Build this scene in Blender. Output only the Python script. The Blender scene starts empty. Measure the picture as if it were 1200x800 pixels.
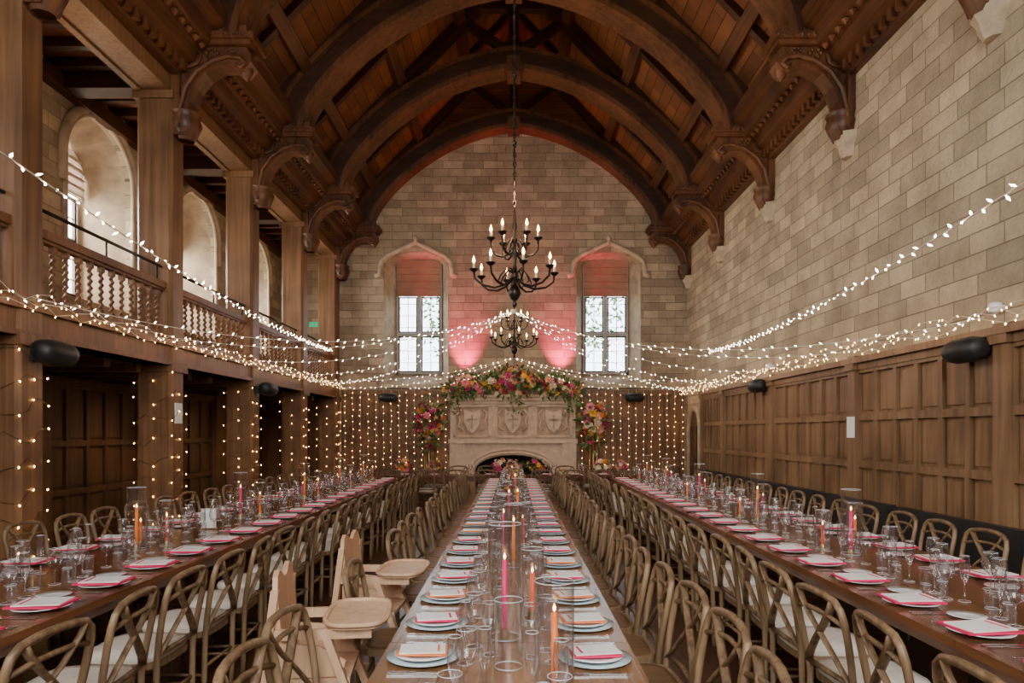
import bpy, math, random
from mathutils import Vector, Matrix
random.seed(7)
R=random.random
def U(a,b): return a+(b-a)*random.random()
scene=bpy.context.scene
col=scene.collection

# ---------------------------------------------------------------- materials
def newmat(name):
    m=bpy.data.materials.new(name); m.use_nodes=True
    nt=m.node_tree
    b=nt.nodes.get('Principled BSDF')
    return m,nt,b
def N(nt,t,**k):
    n=nt.nodes.new(t)
    for a,v in k.items(): setattr(n,a,v)
    return n
def coords(nt,scale=(1,1,1)):
    tc=N(nt,'ShaderNodeTexCoord'); mp=N(nt,'ShaderNodeMapping')
    mp.inputs['Scale'].default_value=scale
    nt.links.new(tc.outputs['Object'],mp.inputs['Vector'])
    return mp.outputs['Vector']
def plain(name,c,rough=.5,metal=0,var=.12,ns=6,spec=.5,bump=0,transl=0):
    m,nt,b=newmat(name)
    v=coords(nt)
    n=N(nt,'ShaderNodeTexNoise'); n.inputs['Scale'].default_value=ns; n.inputs['Detail'].default_value=4
    nt.links.new(v,n.inputs['Vector'])
    r=N(nt,'ShaderNodeValToRGB')
    r.color_ramp.elements[0].position=.3; r.color_ramp.elements[1].position=.7
    r.color_ramp.elements[0].color=tuple(x*(1-var) for x in c)+(1,)
    r.color_ramp.elements[1].color=tuple(min(1,x*(1+var)) for x in c)+(1,)
    nt.links.new(n.outputs['Fac'],r.inputs['Fac'])
    nt.links.new(r.outputs['Color'],b.inputs['Base Color'])
    b.inputs['Roughness'].default_value=rough; b.inputs['Metallic'].default_value=metal
    b.inputs['Specular IOR Level'].default_value=spec
    if bump:
        bp=N(nt,'ShaderNodeBump'); bp.inputs['Strength'].default_value=bump; bp.inputs['Distance'].default_value=.02
        nt.links.new(n.outputs['Fac'],bp.inputs['Height']); nt.links.new(bp.outputs['Normal'],b.inputs['Normal'])
    if transl:
        t=N(nt,'ShaderNodeBsdfTranslucent'); nt.links.new(r.outputs['Color'],t.inputs[0])
        mx=N(nt,'ShaderNodeMixShader'); mx.inputs[0].default_value=transl
        nt.links.new(b.outputs[0],mx.inputs[1]); nt.links.new(t.outputs[0],mx.inputs[2])
        nt.links.new(mx.outputs[0],nt.nodes['Material Output'].inputs['Surface'])
    return m
def wood(name,dark,light,axis='z',rough=.45,fine=22,spec=.4):
    m,nt,b=newmat(name)
    sc={'x':(.8,fine,fine),'y':(fine,.8,fine),'z':(fine,fine,.8)}[axis]
    v=coords(nt,sc)
    n=N(nt,'ShaderNodeTexNoise'); n.inputs['Scale'].default_value=1; n.inputs['Detail'].default_value=6; n.inputs['Distortion'].default_value=.6
    nt.links.new(v,n.inputs['Vector'])
    v2=coords(nt,(1,1,1))
    n2=N(nt,'ShaderNodeTexNoise'); n2.inputs['Scale'].default_value=1.3; n2.inputs['Detail'].default_value=2
    nt.links.new(v2,n2.inputs['Vector'])
    mx=N(nt,'ShaderNodeMath',operation='ADD'); ml=N(nt,'ShaderNodeMath',operation='MULTIPLY'); ml.inputs[1].default_value=.5
    nt.links.new(n.outputs['Fac'],mx.inputs[0]); nt.links.new(n2.outputs['Fac'],mx.inputs[1]); nt.links.new(mx.outputs[0],ml.inputs[0])
    r=N(nt,'ShaderNodeValToRGB'); r.color_ramp.elements[0].position=.36; r.color_ramp.elements[1].position=.64
    r.color_ramp.elements[0].color=dark+(1,); r.color_ramp.elements[1].color=light+(1,)
    nt.links.new(ml.outputs[0],r.inputs['Fac']); nt.links.new(r.outputs['Color'],b.inputs['Base Color'])
    bp=N(nt,'ShaderNodeBump'); bp.inputs['Strength'].default_value=.25; bp.inputs['Distance'].default_value=.01
    nt.links.new(n.outputs['Fac'],bp.inputs['Height']); nt.links.new(bp.outputs['Normal'],b.inputs['Normal'])
    b.inputs['Roughness'].default_value=rough; b.inputs['Specular IOR Level'].default_value=spec
    return m
def brickmat(name,axis,c1,c2,cm,bw=.5,rh=.21,ms=.006,rough=.85,bump=.5,offset=.5,var=.35,ns=1.6,spec=.3,grain=False):
    m,nt,b=newmat(name)
    tc=N(nt,'ShaderNodeTexCoord'); s=N(nt,'ShaderNodeSeparateXYZ'); cb=N(nt,'ShaderNodeCombineXYZ')
    nt.links.new(tc.outputs['Object'],s.inputs[0])
    u,w=axis
    nt.links.new(s.outputs[u.upper()],cb.inputs['X']); nt.links.new(s.outputs[w.upper()],cb.inputs['Y'])
    br=N(nt,'ShaderNodeTexBrick'); br.offset=offset; br.offset_frequency=2
    br.squash=1.25 if not grain else 1; br.squash_frequency=3
    br.inputs['Scale'].default_value=1; br.inputs['Brick Width'].default_value=bw; br.inputs['Row Height'].default_value=rh
    br.inputs['Mortar Size'].default_value=ms; br.inputs['Mortar Smooth'].default_value=.4
    br.inputs['Color1'].default_value=c1+(1,); br.inputs['Color2'].default_value=c2+(1,); br.inputs['Mortar'].default_value=cm+(1,)
    nt.links.new(cb.outputs[0],br.inputs['Vector'])
    n=N(nt,'ShaderNodeTexNoise'); n.inputs['Scale'].default_value=ns; n.inputs['Detail'].default_value=8; n.inputs['Roughness'].default_value=.68
    nt.links.new(tc.outputs['Object'],n.inputs['Vector'])
    n2=N(nt,'ShaderNodeTexNoise'); n2.inputs['Scale'].default_value=24; n2.inputs['Detail'].default_value=6
    nt.links.new(tc.outputs['Object'],n2.inputs['Vector'])
    mr=N(nt,'ShaderNodeMapRange'); mr.inputs['From Min'].default_value=.3; mr.inputs['From Max'].default_value=.7
    mr.inputs['To Min'].default_value=1-var; mr.inputs['To Max'].default_value=1+var*.4
    nt.links.new(n.outputs['Fac'],mr.inputs['Value'])
    mix=N(nt,'ShaderNodeMix',data_type='RGBA',blend_type='MULTIPLY'); mix.inputs['Factor'].default_value=1
    cc=N(nt,'ShaderNodeCombineColor')
    for i in range(3): nt.links.new(mr.outputs[0],cc.inputs[i])
    nt.links.new(br.outputs['Color'],mix.inputs['A']); nt.links.new(cc.outputs[0],mix.inputs['B'])
    nt.links.new(mix.outputs['Result'],b.inputs['Base Color'])
    sub=N(nt,'ShaderNodeMath',operation='MULTIPLY'); sub.inputs[1].default_value=.7
    nt.links.new(n2.outputs['Fac'],sub.inputs[0])
    s2=N(nt,'ShaderNodeMath',operation='SUBTRACT'); nt.links.new(sub.outputs[0],s2.inputs[0]); nt.links.new(br.outputs['Fac'],s2.inputs[1])
    bp=N(nt,'ShaderNodeBump'); bp.inputs['Strength'].default_value=bump; bp.inputs['Distance'].default_value=.018
    nt.links.new(s2.outputs[0],bp.inputs['Height']); nt.links.new(bp.outputs['Normal'],b.inputs['Normal'])
    b.inputs['Roughness'].default_value=rough; b.inputs['Specular IOR Level'].default_value=spec
    return m
def emit(name,c,s):
    m,nt,b=newmat(name)
    b.inputs['Base Color'].default_value=c+(1,)
    b.inputs['Emission Color'].default_value=c+(1,); b.inputs['Emission Strength'].default_value=s
    return m
def thinglass(name,tint=(.99,.99,1),refl=.9,base=.08,pw=1.2,rough=.12):
    m,nt,b=newmat(name); nt.nodes.remove(b)
    out=nt.nodes['Material Output']
    t=N(nt,'ShaderNodeBsdfTransparent'); t.inputs[0].default_value=tint+(1,)
    g=N(nt,'ShaderNodeBsdfGlossy'); g.inputs['Roughness'].default_value=rough
    f=N(nt,'ShaderNodeLayerWeight'); f.inputs['Blend'].default_value=.45
    p=N(nt,'ShaderNodeMath',operation='POWER'); p.inputs[1].default_value=pw
    ml=N(nt,'ShaderNodeMath',operation='MULTIPLY_ADD'); ml.inputs[1].default_value=refl; ml.inputs[2].default_value=base
    nt.links.new(f.outputs['Facing'],p.inputs[0]); nt.links.new(p.outputs[0],ml.inputs[0])
    mx=N(nt,'ShaderNodeMixShader'); nt.links.new(ml.outputs[0],mx.inputs[0])
    nt.links.new(t.outputs[0],mx.inputs[1]); nt.links.new(g.outputs[0],mx.inputs[2])
    nt.links.new(mx.outputs[0],out.inputs['Surface'])
    return m

ST1=(.60,.465,.31); ST2=(.37,.29,.20); STM=(.27,.21,.145)
M_stone_y=brickmat('ashlar_stone_side','yz',ST1,ST2,STM,bw=.46,rh=.195,bump=1,var=.36)
M_stone_x=brickmat('ashlar_stone_end','xz',(.54,.405,.275),(.33,.245,.17),STM,bw=.40,rh=.195,bump=1,var=.36)
M_stone=plain('dressed_stone',(.48,.37,.26),.8,var=.25,ns=5,bump=.3)
M_stonel=plain('pale_carved_stone',(.68,.50,.36),.7,var=.14,ns=8,bump=.3)
M_stoned=plain('shaded_carved_stone',(.48,.34,.235),.8,var=.2,ns=8,bump=.3)  # darker stone: shading painted into the fireplace panels and shield crosses
M_beam_y=wood('oak_dark_beam_y',(.045,.016,.007),(.135,.050,.019),'y')
M_beam_x=wood('oak_dark_truss',(.034,.012,.005),(.075,.027,.010),'x',fine=9)
M_post=wood('oak_post',(.11,.050,.022),(.27,.135,.060),'z')
M_bal=wood('oak_baluster',(.10,.040,.018),(.24,.105,.045),'z')
M_carve=wood('oak_carved',(.055,.019,.008),(.18,.068,.026),'z',fine=12)
M_roof=brickmat('roof_boards','yz',(.28,.105,.042),(.165,.060,.024),(.035,.013,.006),bw=3,rh=.16,ms=.006,rough=.5,bump=.4,var=.4,ns=.9,grain=True)
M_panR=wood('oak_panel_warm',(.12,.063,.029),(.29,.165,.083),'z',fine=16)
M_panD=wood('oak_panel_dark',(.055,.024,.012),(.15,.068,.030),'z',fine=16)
M_panB=wood('oak_panel_back',(.09,.040,.018),(.22,.11,.048),'z',fine=16)
M_floor=brickmat('floor_boards','yx',(.12,.05,.023),(.07,.028,.013),(.012,.006,.004),bw=2.2,rh=.14,ms=.004,rough=.3,bump=.2,var=.3,spec=.5,grain=True)
M_table=wood('table_wood',(.085,.032,.013),(.23,.09,.037),'y',rough=.2,spec=.6)
M_tableC=wood('table_wood_centre',(.15,.07,.03),(.33,.165,.075),'y',rough=.25)
M_chair=wood('chair_wood',(.13,.075,.038),(.39,.255,.14),'z',rough=.38,fine=30)
M_seatw=wood('chair_seat_wood',(.10,.05,.022),(.22,.12,.056),'y',rough=.4,fine=30)
M_cush=plain('cream_cushion',(.64,.57,.48),.9,var=.1,ns=12)
M_hc=wood('highchair_beech',(.52,.30,.165),(.74,.48,.31),'z',rough=.45)
M_white=plain('white_ceramic',(.88,.88,.88),.12,var=.03)
M_linen=plain('white_linen',(.90,.88,.86),.8,var=.05)
M_pink=plain('magenta_napkin',(.72,.02,.11),.8,var=.1)
M_orange=plain('orange_napkin',(.82,.22,.07),.8,var=.1)
M_teal=plain('pearl_charger',(.50,.60,.63),.2,var=.08)
M_silver=plain('cutlery_silver',(.75,.75,.75),.2,1,var=.05)
M_iron=plain('black_iron',(.035,.025,.02),.35,.7,var=.2)
M_brass=plain('aged_brass',(.55,.38,.16),.3,1)
M_black=plain('black_plastic',(.012,.012,.013),.5,var=.1)
M_blackc=plain('bench_leather',(.02,.018,.018),.45,var=.2)
M_glass=thinglass('table_glass',base=.10,refl=.9,pw=1.2,rough=.18)
M_vglass=thinglass('vase_glass',base=.09,refl=.9,pw=1.25,rough=.18)
M_rimhi=plain('glass_rim_highlight',(.85,.87,.9),.12,.35,var=.02)  # pale opaque rings: bright highlights painted onto rims and bases of the glassware
M_wglass=thinglass('window_glass',(1,1,1),.3,.03,2)
M_lead=plain('window_stone_mullion',(.45,.42,.39),.7)
M_blind=plain('roman_blind_rose',(.50,.26,.18),.9,var=.12,ns=3,transl=.25)
M_blindw=plain('roman_blind_white',(.60,.52,.46),.9,var=.08,transl=.3)
M_wire=plain('string_wire',(.75,.66,.52),.5)
M_bulbW=emit('bulb_white',(1,.84,.66),26)
M_bulbG=emit('bulb_gold',(1,.56,.18),26)
M_candlebulb=emit('candle_bulb',(1,.55,.20),24)
M_flame=emit('candle_flame',(1,.55,.18),16)
M_lamp=emit('downlight_lens',(1,.8,.55),6)
M_cream=plain('candle_sleeve',(.80,.66,.46),.5)
def candle(n,c):
    m,nt,b=newmat(n); b.inputs['Base Color'].default_value=c+(1,); b.inputs['Roughness'].default_value=.4
    b.inputs['Emission Color'].default_value=c+(1,); b.inputs['Emission Strength'].default_value=.15
    return m
M_cm=candle('candle_magenta',(.80,.015,.16)); M_co=candle('candle_orange',(.95,.22,.015)); M_cy=candle('candle_coral',(.9,.12,.04))
M_green=plain('foliage_green',(.08,.15,.04),.7,var=.5,ns=30)
M_green2=plain('foliage_sage',(.18,.25,.10),.7,var=.4,ns=30)
FL=[plain('petal_'+n,c,.6,var=.2,ns=40) for n,c in [('orange',(.95,.30,.05)),('pink',(.90,.24,.34)),('cream',(.92,.76,.56)),('burgundy',(.32,.02,.06)),('peach',(.95,.52,.32)),('magenta',(.65,.05,.22)),('yellow',(.92,.54,.08))]]
M_black_in=plain('hearth_black',(.02,.017,.015),.9)  # flat black for the back of the fireplace opening
M_leaf=plain('tree_leaves',(.14,.22,.10),.7,var=.3,ns=2,transl=.4)
M_bark=plain('tree_bark',(.12,.08,.05),.9)
M_lawn=plain('lawn_grass',(.10,.20,.05),.95,ns=2)
M_sign=emit('exit_sign_green',(.02,.5,.22),.6)
M_whitep=plain('white_plastic',(.75,.75,.72),.4)

# ---------------------------------------------------------------- mesh builder
class MB:
    def __init__(s): s.v=[];s.f=[];s.mi=[];s.sm=[];s.mats=[]
    def mid(s,m):
        if m not in s.mats: s.mats.append(m)
        return s.mats.index(m)
    def add(s,vs,fs,m,smooth=False):
        o=len(s.v); s.v.extend([tuple(v) for v in vs]); k=s.mid(m)
        for f in fs: s.f.append(tuple(i+o for i in f)); s.mi.append(k); s.sm.append(smooth)
    def box(s,a,b,m):
        x0,x1=sorted((a[0],b[0]));y0,y1=sorted((a[1],b[1]));z0,z1=sorted((a[2],b[2]))
        s.add([(x0,y0,z0),(x1,y0,z0),(x1,y1,z0),(x0,y1,z0),(x0,y0,z1),(x1,y0,z1),(x1,y1,z1),(x0,y1,z1)],
              [(0,3,2,1),(4,5,6,7),(0,1,5,4),(1,2,6,5),(2,3,7,6),(3,0,4,7)],m)
    def obox(s,c,size,M,m):
        h=Vector(size)/2; vs=[]
        for z in(-1,1):
            for x,y in((-1,-1),(1,-1),(1,1),(-1,1)):
                vs.append(Vector(c)+M@Vector((x*h.x,y*h.y,z*h.z)))
        s.add(vs,[(0,3,2,1),(4,5,6,7),(0,1,5,4),(1,2,6,5),(2,3,7,6),(3,0,4,7)],m)
    def beam(s,p,q,w,h,m,up=(0,0,1)):
        p=Vector(p);q=Vector(q);d=(q-p);L=d.length;d.normalize()
        sd=d.cross(Vector(up)); 
        if sd.length<1e-4: sd=Vector((1,0,0))
        sd.normalize(); u=sd.cross(d)
        M=Matrix((sd,d,u)).transposed()
        s.obox((p+q)/2,(w,L,h),M,m)
    def lathe(s,prof,n,c,m,smooth=True,cap=False,twist=None):
        vs=[];fs=[]
        for j,(r,z) in enumerate(prof):
            ox=oy=0
            if twist: ox,oy=twist(j)
            for i in range(n):
                a=2*math.pi*i/n
                vs.append((c[0]+ox+r*math.cos(a),c[1]+oy+r*math.sin(a),c[2]+z))
        for j in range(len(prof)-1):
            for i in range(n):
                k=(i+1)%n
                fs.append((j*n+i,j*n+k,(j+1)*n+k,(j+1)*n+i))
        if cap:
            fs.append(tuple(range(n-1,-1,-1))); fs.append(tuple((len(prof)-1)*n+i for i in range(n)))
        s.add(vs,fs,m,smooth)
    def tube(s,path,r,n,m,closed=False,flat=1.0,smooth=True):
        P=[Vector(p) for p in path]; K=len(P); vs=[];fs=[]
        prev=None
        for i,p in enumerate(P):
            if closed: t=P[(i+1)%K]-P[i-1]
            else: t=P[min(i+1,K-1)]-P[max(i-1,0)]
            t.normalize()
            if prev is None:
                u=Vector((0,0,1)) if abs(t.z)<.9 else Vector((0,1,0))
                a=t.cross(u).normalized()
            else:
                a=(prev-t*prev.dot(t))
                if a.length<1e-5: a=t.orthogonal()
                a.normalize()
            prev=a; b=t.cross(a)
            rr=r[i] if isinstance(r,(list,tuple)) else r
            for k in range(n):
                an=2*math.pi*k/n
                vs.append(p+a*math.cos(an)*rr+b*math.sin(an)*rr*flat)
        rng=K if closed else K-1
        for i in range(rng):
            j=(i+1)%K
            for k in range(n):
                l=(k+1)%n
                fs.append((i*n+k,i*n+l,j*n+l,j*n+k))
        if not closed:
            fs.append(tuple(range(n-1,-1,-1))); fs.append(tuple((K-1)*n+k for k in range(n)))
        s.add(vs,fs,m,smooth)
    def ring(s,c,r,t,m,n=16):
        s.tube([(c[0]+r*math.cos(2*math.pi*k/n),c[1]+r*math.sin(2*math.pi*k/n),c[2]) for k in range(n)],t,4,m,closed=True)
    def prism(s,poly,plane,a,b,m,smooth=False):
        def P(u,w,t):
            return {'xz':(u,t,w),'yz':(t,u,w),'xy':(u,w,t)}[plane]
        n=len(poly)
        vs=[P(u,w,a) for u,w in poly]+[P(u,w,b) for u,w in poly]
        fs=[tuple(range(n)),tuple(range(2*n-1,n-1,-1))]
        for i in range(n):
            j=(i+1)%n; fs.append((i,i+n,j+n,j))
        s.add(vs,fs,m,smooth)
    def band(s,A,B,y0,y1,m):
        n=len(A)
        vs=[(x,y0,z) for x,z in A]+[(x,y0,z) for x,z in B]+[(x,y1,z) for x,z in A]+[(x,y1,z) for x,z in B]
        fs=[]
        for i in range(n-1):
            fs+=[(i,i+1,n+i+1,n+i),(2*n+i,3*n+i,3*n+i+1,2*n+i+1),(i,2*n+i,2*n+i+1,i+1),(n+i,n+i+1,3*n+i+1,3*n+i)]
        fs+=[(0,n,3*n,2*n),(n-1,3*n-1,4*n-1,2*n-1)]
        s.add(vs,fs,m)
    def bulb(s,p,r,l,m,d=None):
        p=Vector(p); d=Vector(d) if d else Vector((U(-.5,.5),U(-.5,.5),-1)); d.normalize()
        a=d.orthogonal().normalized(); b=d.cross(a)
        vs=[p,p+d*l]+[p+d*l*.5+x*r for x in (a,b,-a,-b)]
        s.add(vs,[(0,2,3),(0,3,4),(0,4,5),(0,5,2),(1,3,2),(1,4,3),(1,5,4),(1,2,5)],m,True)
    def mesh(s,name):
        me=bpy.data.meshes.new(name); me.from_pydata(s.v,[],s.f)
        for m in s.mats: me.materials.append(m)
        me.polygons.foreach_set('material_index',s.mi); me.polygons.foreach_set('use_smooth',s.sm)
        me.update(); return me
    def obj(s,name,loc=(0,0,0),rot=0):
        return place(s.mesh(name),name,loc,rot)
def place(me,name,loc=(0,0,0),rot=0,sc=None):
    o=bpy.data.objects.new(name,me); o.location=loc; o.rotation_euler=(0,0,rot)
    if sc: o.scale=sc
    col.objects.link(o); return o

# ---------------------------------------------------------------- dimensions
XR=4.3; XL=-4.3; YB=16.9; YF=-3.2
TR=[-1.85,.8,3.45,6.1,8.75,11.4,14.1]
b=MB(); b.box((-6.3,YF-.1,-.1),(4.4,YB+.1,0),M_floor); b.obj('floor')
b=MB(); b.box((-60,-40,-.3),(60,80,-.12),M_lawn); b.obj('lawn_ground')

def outline(uc,hw,sill,spring,rise,n=12):
    pts=[(uc-hw,sill),(uc-hw,spring)]
    for i in range(1,n):
        t=math.pi*i/n
        pts.append((uc-hw*math.cos(t),spring+rise*math.sin(t)))
    pts+=[(uc+hw,spring),(uc+hw,sill)]
    return pts
def wall(b,plane,u0,u1,z0,z1,t0,t1,ops,m):
    def bx(ua,ub,za,zb):
        if ub-ua<1e-4 or zb-za<1e-4: return
        if plane=='xz': b.box((ua,t0,za),(ub,t1,zb),m)
        else: b.box((t0,ua,za),(t1,ub,zb),m)
    cur=u0
    for (uc,hw,sill,spring,rise) in sorted(ops):
        bx(cur,uc-hw,z0,z1); bx(uc-hw,uc+hw,z0,sill)
        o=outline(uc,hw,sill,spring,rise)[1:-1]
        for i in range(len(o)-1):
            (a,za),(c,zc)=o[i],o[i+1]
            b.prism([(a,za),(c,zc),(c,z1),(a,z1)],plane,t0,t1,m)
        cur=uc+hw
    bx(cur,u1,z0,z1)
def loft(b,plane,A,B,ta,tb,m):
    def P(u,w,t): return (u,t,w) if plane=='xz' else (t,u,w)
    n=len(A); vs=[P(u,w,ta) for u,w in A]+[P(u,w,tb) for u,w in B]
    b.add(vs,[(i,(i+1)%n,(i+1)%n+n,i+n) for i in range(n)],m)

# ---- walls
b=MB(); b.box((XR,YF,0),(XR+.15,YB+.15,7.2),M_stone_y); b.obj('wall_right')
WX=[-2.42,2.35]
ops=[(x,.80,2.85,5.72,.42) for x in WX]
b=MB(); wall(b,'xz',-6.35,XR+.15,0,11.6,YB,YB+.12,ops,M_stone_x)
for x in WX:
    loft(b,'xz',outline(x,.80,2.85,5.72,.42),outline(x,.58,3.15,5.95,.12),YB+.1,YB+.65,M_stone)
b.obj('wall_back')
def windowobj(idx,plane,uc,t,hw,sill,top,blind_to,bm,trans,sgn=1):
    b=MB()
    def bx(ua,ub,za,zb,d0,d1,m):
        if plane=='xz': b.box((ua,t+d0,za),(ub,t+d1,zb),m)
        else: b.box((t-d0,ua,za),(t-d1,ub,zb),m)
    fw=.055
    bx(uc-hw,uc-hw+fw,sill,top,-.04,.08,M_lead); bx(uc+hw-fw,uc+hw,sill,top,-.04,.08,M_lead)
    bx(uc-hw,uc+hw,sill,sill+fw,-.04,.08,M_lead); bx(uc-hw,uc+hw,top-fw,top,-.04,.08,M_lead)
    bx(uc-.045,uc+.045,sill,top,-.05,.08,M_lead)
    bx(uc-hw,uc+hw,trans-.04,trans+.04,-.045,.08,M_lead)
    for s in(-1,1):
        c=uc+s*hw/2
        bx(c-.008,c+.008,sill,top,0,.02,M_iron)
        z=sill+.3
        while z<top: bx(uc+s*.04,uc+s*hw,z-.006,z+.006,0,.02,M_iron); z+=.3
        for za,zb in((sill+.06,trans-.05),(trans+.05,blind_to)):
            bx(uc+s*.055,uc+s*.085,za,zb,-.02,.02,M_iron); bx(uc+s*(hw-.085),uc+s*(hw-.055),za,zb,-.02,.02,M_iron)
            bx(uc+s*.055,uc+s*(hw-.055),za,za+.03,-.02,.02,M_iron); bx(uc+s*.055,uc+s*(hw-.055),zb-.03,zb,-.02,.02,M_iron)
    bx(uc-hw,uc+hw,sill,top,.03,.034,M_wglass)
    if bm:
        n=5; h=(top-blind_to)/n
        for i in range(n):
            z=blind_to+i*h
            bx(uc-hw+.02,uc+hw-.02,z,z+h*.98,-.10-.02*(i==0),-.075,bm)
            bx(uc-hw+.02,uc+hw-.02,z,z+.03,-.13,-.09,bm)
    b.obj('window_%d'%idx)
for i,x in enumerate(WX): windowobj(i+1,'xz',x,YB+.62,.58,3.15,6.05,5.13,M_blind,4.17)
for i,x in enumerate(WX):
    b=MB()
    o=[(x-1.02,5.52),(x-.9,5.56),(x-.88,5.74)]
    for k in range(1,10):
        t=math.pi*k/10
        z=5.74+.46*math.sin(t)+(.16*max(0,1-abs(math.cos(t))*2.2))
        o.append((x-.9*math.cos(t),z))
    o+=[(x+.88,5.74),(x+.9,5.56),(x+1.02,5.52)]
    b.tube([(u,YB-.02,z) for u,z in o],.06,8,M_stone)
    b.lathe([(0,0),(.06,.02),(.03,.1),(.07,.16),(0,.26)],8,(x,YB-.05,6.28),M_stone)
    b.box((x-.86,YB-.1,2.76),(x+.86,YB+.1,2.85),M_stone)
    b.obj('trim_%d'%(i+1))

# ---- gallery outer wall
GX=-5.8
GY=[-2.0,.9,3.8,6.7,9.6,12.5,15.35]
b=MB(); ops=[(y,.78,3.45,5.3,.72) for y in GY]
wall(b,'yz',YF,YB,2.6,6.6,GX,GX-.12,ops,M_stone_y)
for y in GY: loft(b,'yz',outline(y,.78,3.45,5.3,.72),outline(y,.55,3.6,5.3,.5),GX-.1,GX-.75,M_stone)
b.obj('wall_gallery')
for i,y in enumerate(GY):
    b=MB()
    o=outline(y,.86,4.9,5.3,.8,16)
    b.tube([(GX+.02,u,z) for u,z in o],.06,8,M_stone)
    o=outline(y,.79,3.5,5.3,.73,16)
    b.tube([(GX+.01,u,z) for u,z in o],.035,8,M_stone)
    b.obj('trim_%d'%(10+i))
    windowobj(3+i,'yz',y,GX-.7,.56,3.6,5.75,5.1,M_blindw,4.4)
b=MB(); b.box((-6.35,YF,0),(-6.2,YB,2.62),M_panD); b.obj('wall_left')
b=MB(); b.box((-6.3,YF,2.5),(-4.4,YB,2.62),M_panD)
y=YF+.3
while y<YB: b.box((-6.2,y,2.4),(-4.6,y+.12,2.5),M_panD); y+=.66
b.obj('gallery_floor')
b=MB(); b.box((-6.6,YF,6.3),(-4.5,YB,6.4),M_roof)
y=YF+.2
while y<YB: b.box((-5.8,y,6.18),(-4.6,y+.1,6.3),M_beam_x); y+=.44
for t in TR: b.box((-5.8,t-.14,6.0),(-4.6,t+.14,6.3),M_beam_x)
b.box((-5.8,YF,5.98),(-5.68,YB,6.18),M_beam_y)
b.obj('ceiling_gallery')
b=MB(); wall(b,'xz',-6.35,XR+.15,0,11.6,YF-.15,YF,[(0,2.2,2.6,6.5,1.8)],M_stone_x); b.obj('wall_rear')
b=MB()
for k in range(-3,4): b.box((k*.55-.05,YF-.12,2.6),(k*.55+.05,YF-.02,6.6+1.6*math.cos(k*.42)),M_lead)
for z in(2.6,4.0,5.4,6.5): b.box((-2.2,YF-.12,z-.05),(2.2,YF-.02,z+.05),M_lead)
b.obj('window_20')

# ---- arcade posts
def postobj(t):
    b=MB()
    x0,x1=-4.75,-4.3; c=.04
    poly=[(x0+c,t-.17),(x1-c,t-.17),(x1,t-.17+c),(x1,t+.17-c),(x1-c,t+.17),(x0+c,t+.17),(x0,t+.17-c),(x0,t-.17+c)]
    b.prism(poly,'xy',0,6.2,M_post)
    b.box((x0-.04,t-.21,0),(x1+.04,t+.21,.3),M_post)
    b.box((x0-.03,t-.2,2.42),(x1+.03,t+.2,2.52),M_post)
    b.box((x0-.03,t-.2,5.85),(x1+.03,t+.2,5.95),M_post)
    b.obj('arcade_post')
for t in TR+[16.7]: postobj(t)
b=MB(); b.box((-4.72,YF,5.95),(-4.32,YB,6.2),M_post); b.box((-4.6,YF,6.2),(-4.35,YB,7.3),M_beam_y)
b.box((-4.74,YF,5.93),(-4.66,YB,6.0),M_post)
b.obj('trim_30')
b=MB(); b.box((-4.62,YF,2.5),(-4.33,YB,2.80),M_bal); b.box((-4.65,YF,2.74),(-4.28,YB,2.82),M_bal); b.box((-4.64,YF,2.5),(-4.29,YB,2.55),M_bal)
b.obj('trim_31')
TT=TR+[16.7]
for i in range(len(TT)-1):
    a=TT[i]+.17; c=TT[i+1]-.17
    b=MB()
    b.box((-4.50,a,3.46),(-4.36,c,3.54),M_bal); b.box((-4.48,a,2.84),(-4.38,c,2.89),M_bal)
    b.box((-4.47,a,3.43),(-4.39,c,3.46),M_bal)
    b.tube([(-4.43,a,3.74),(-4.43,c,3.74)],.018,6,M_iron)
    for k in range(3): 
        yy=a+.1+(c-a-.2)*k/2; b.tube([(-4.43,yy,3.53),(-4.43,yy,3.74)],.012,6,M_iron)
    n=12
    for k in range(n):
        y=a+(c-a)*(k+.5)/n
        b.box((-4.458,y-.026,2.88),(-4.402,y+.026,2.94),M_bal); b.box((-4.458,y-.026,3.37),(-4.402,y+.026,3.43),M_bal)
        b.lathe([(.022,.045)]+[(.021,.055+.405*j/34) for j in range(35)]+[(.022,.47)],8,(-4.43,y,2.9),M_bal,twist=lambda j:(.009*math.cos(j*1.05),.009*math.sin(j*1.05)))
    b.obj('gallery_balustrade')
for i in range(3,len(TT)-1):
    y=(TT[i]+TT[i+1])/2
    b=MB(); b.lathe([(.07,0),(.08,-.03),(.06,-.06)],14,(0,0,0),M_whitep); b.lathe([(0,-.055),(.058,-.055)],14,(0,0,0),M_lamp)
    b.obj('ceiling_downlight',(-5.3,y+.05,2.5))

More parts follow.
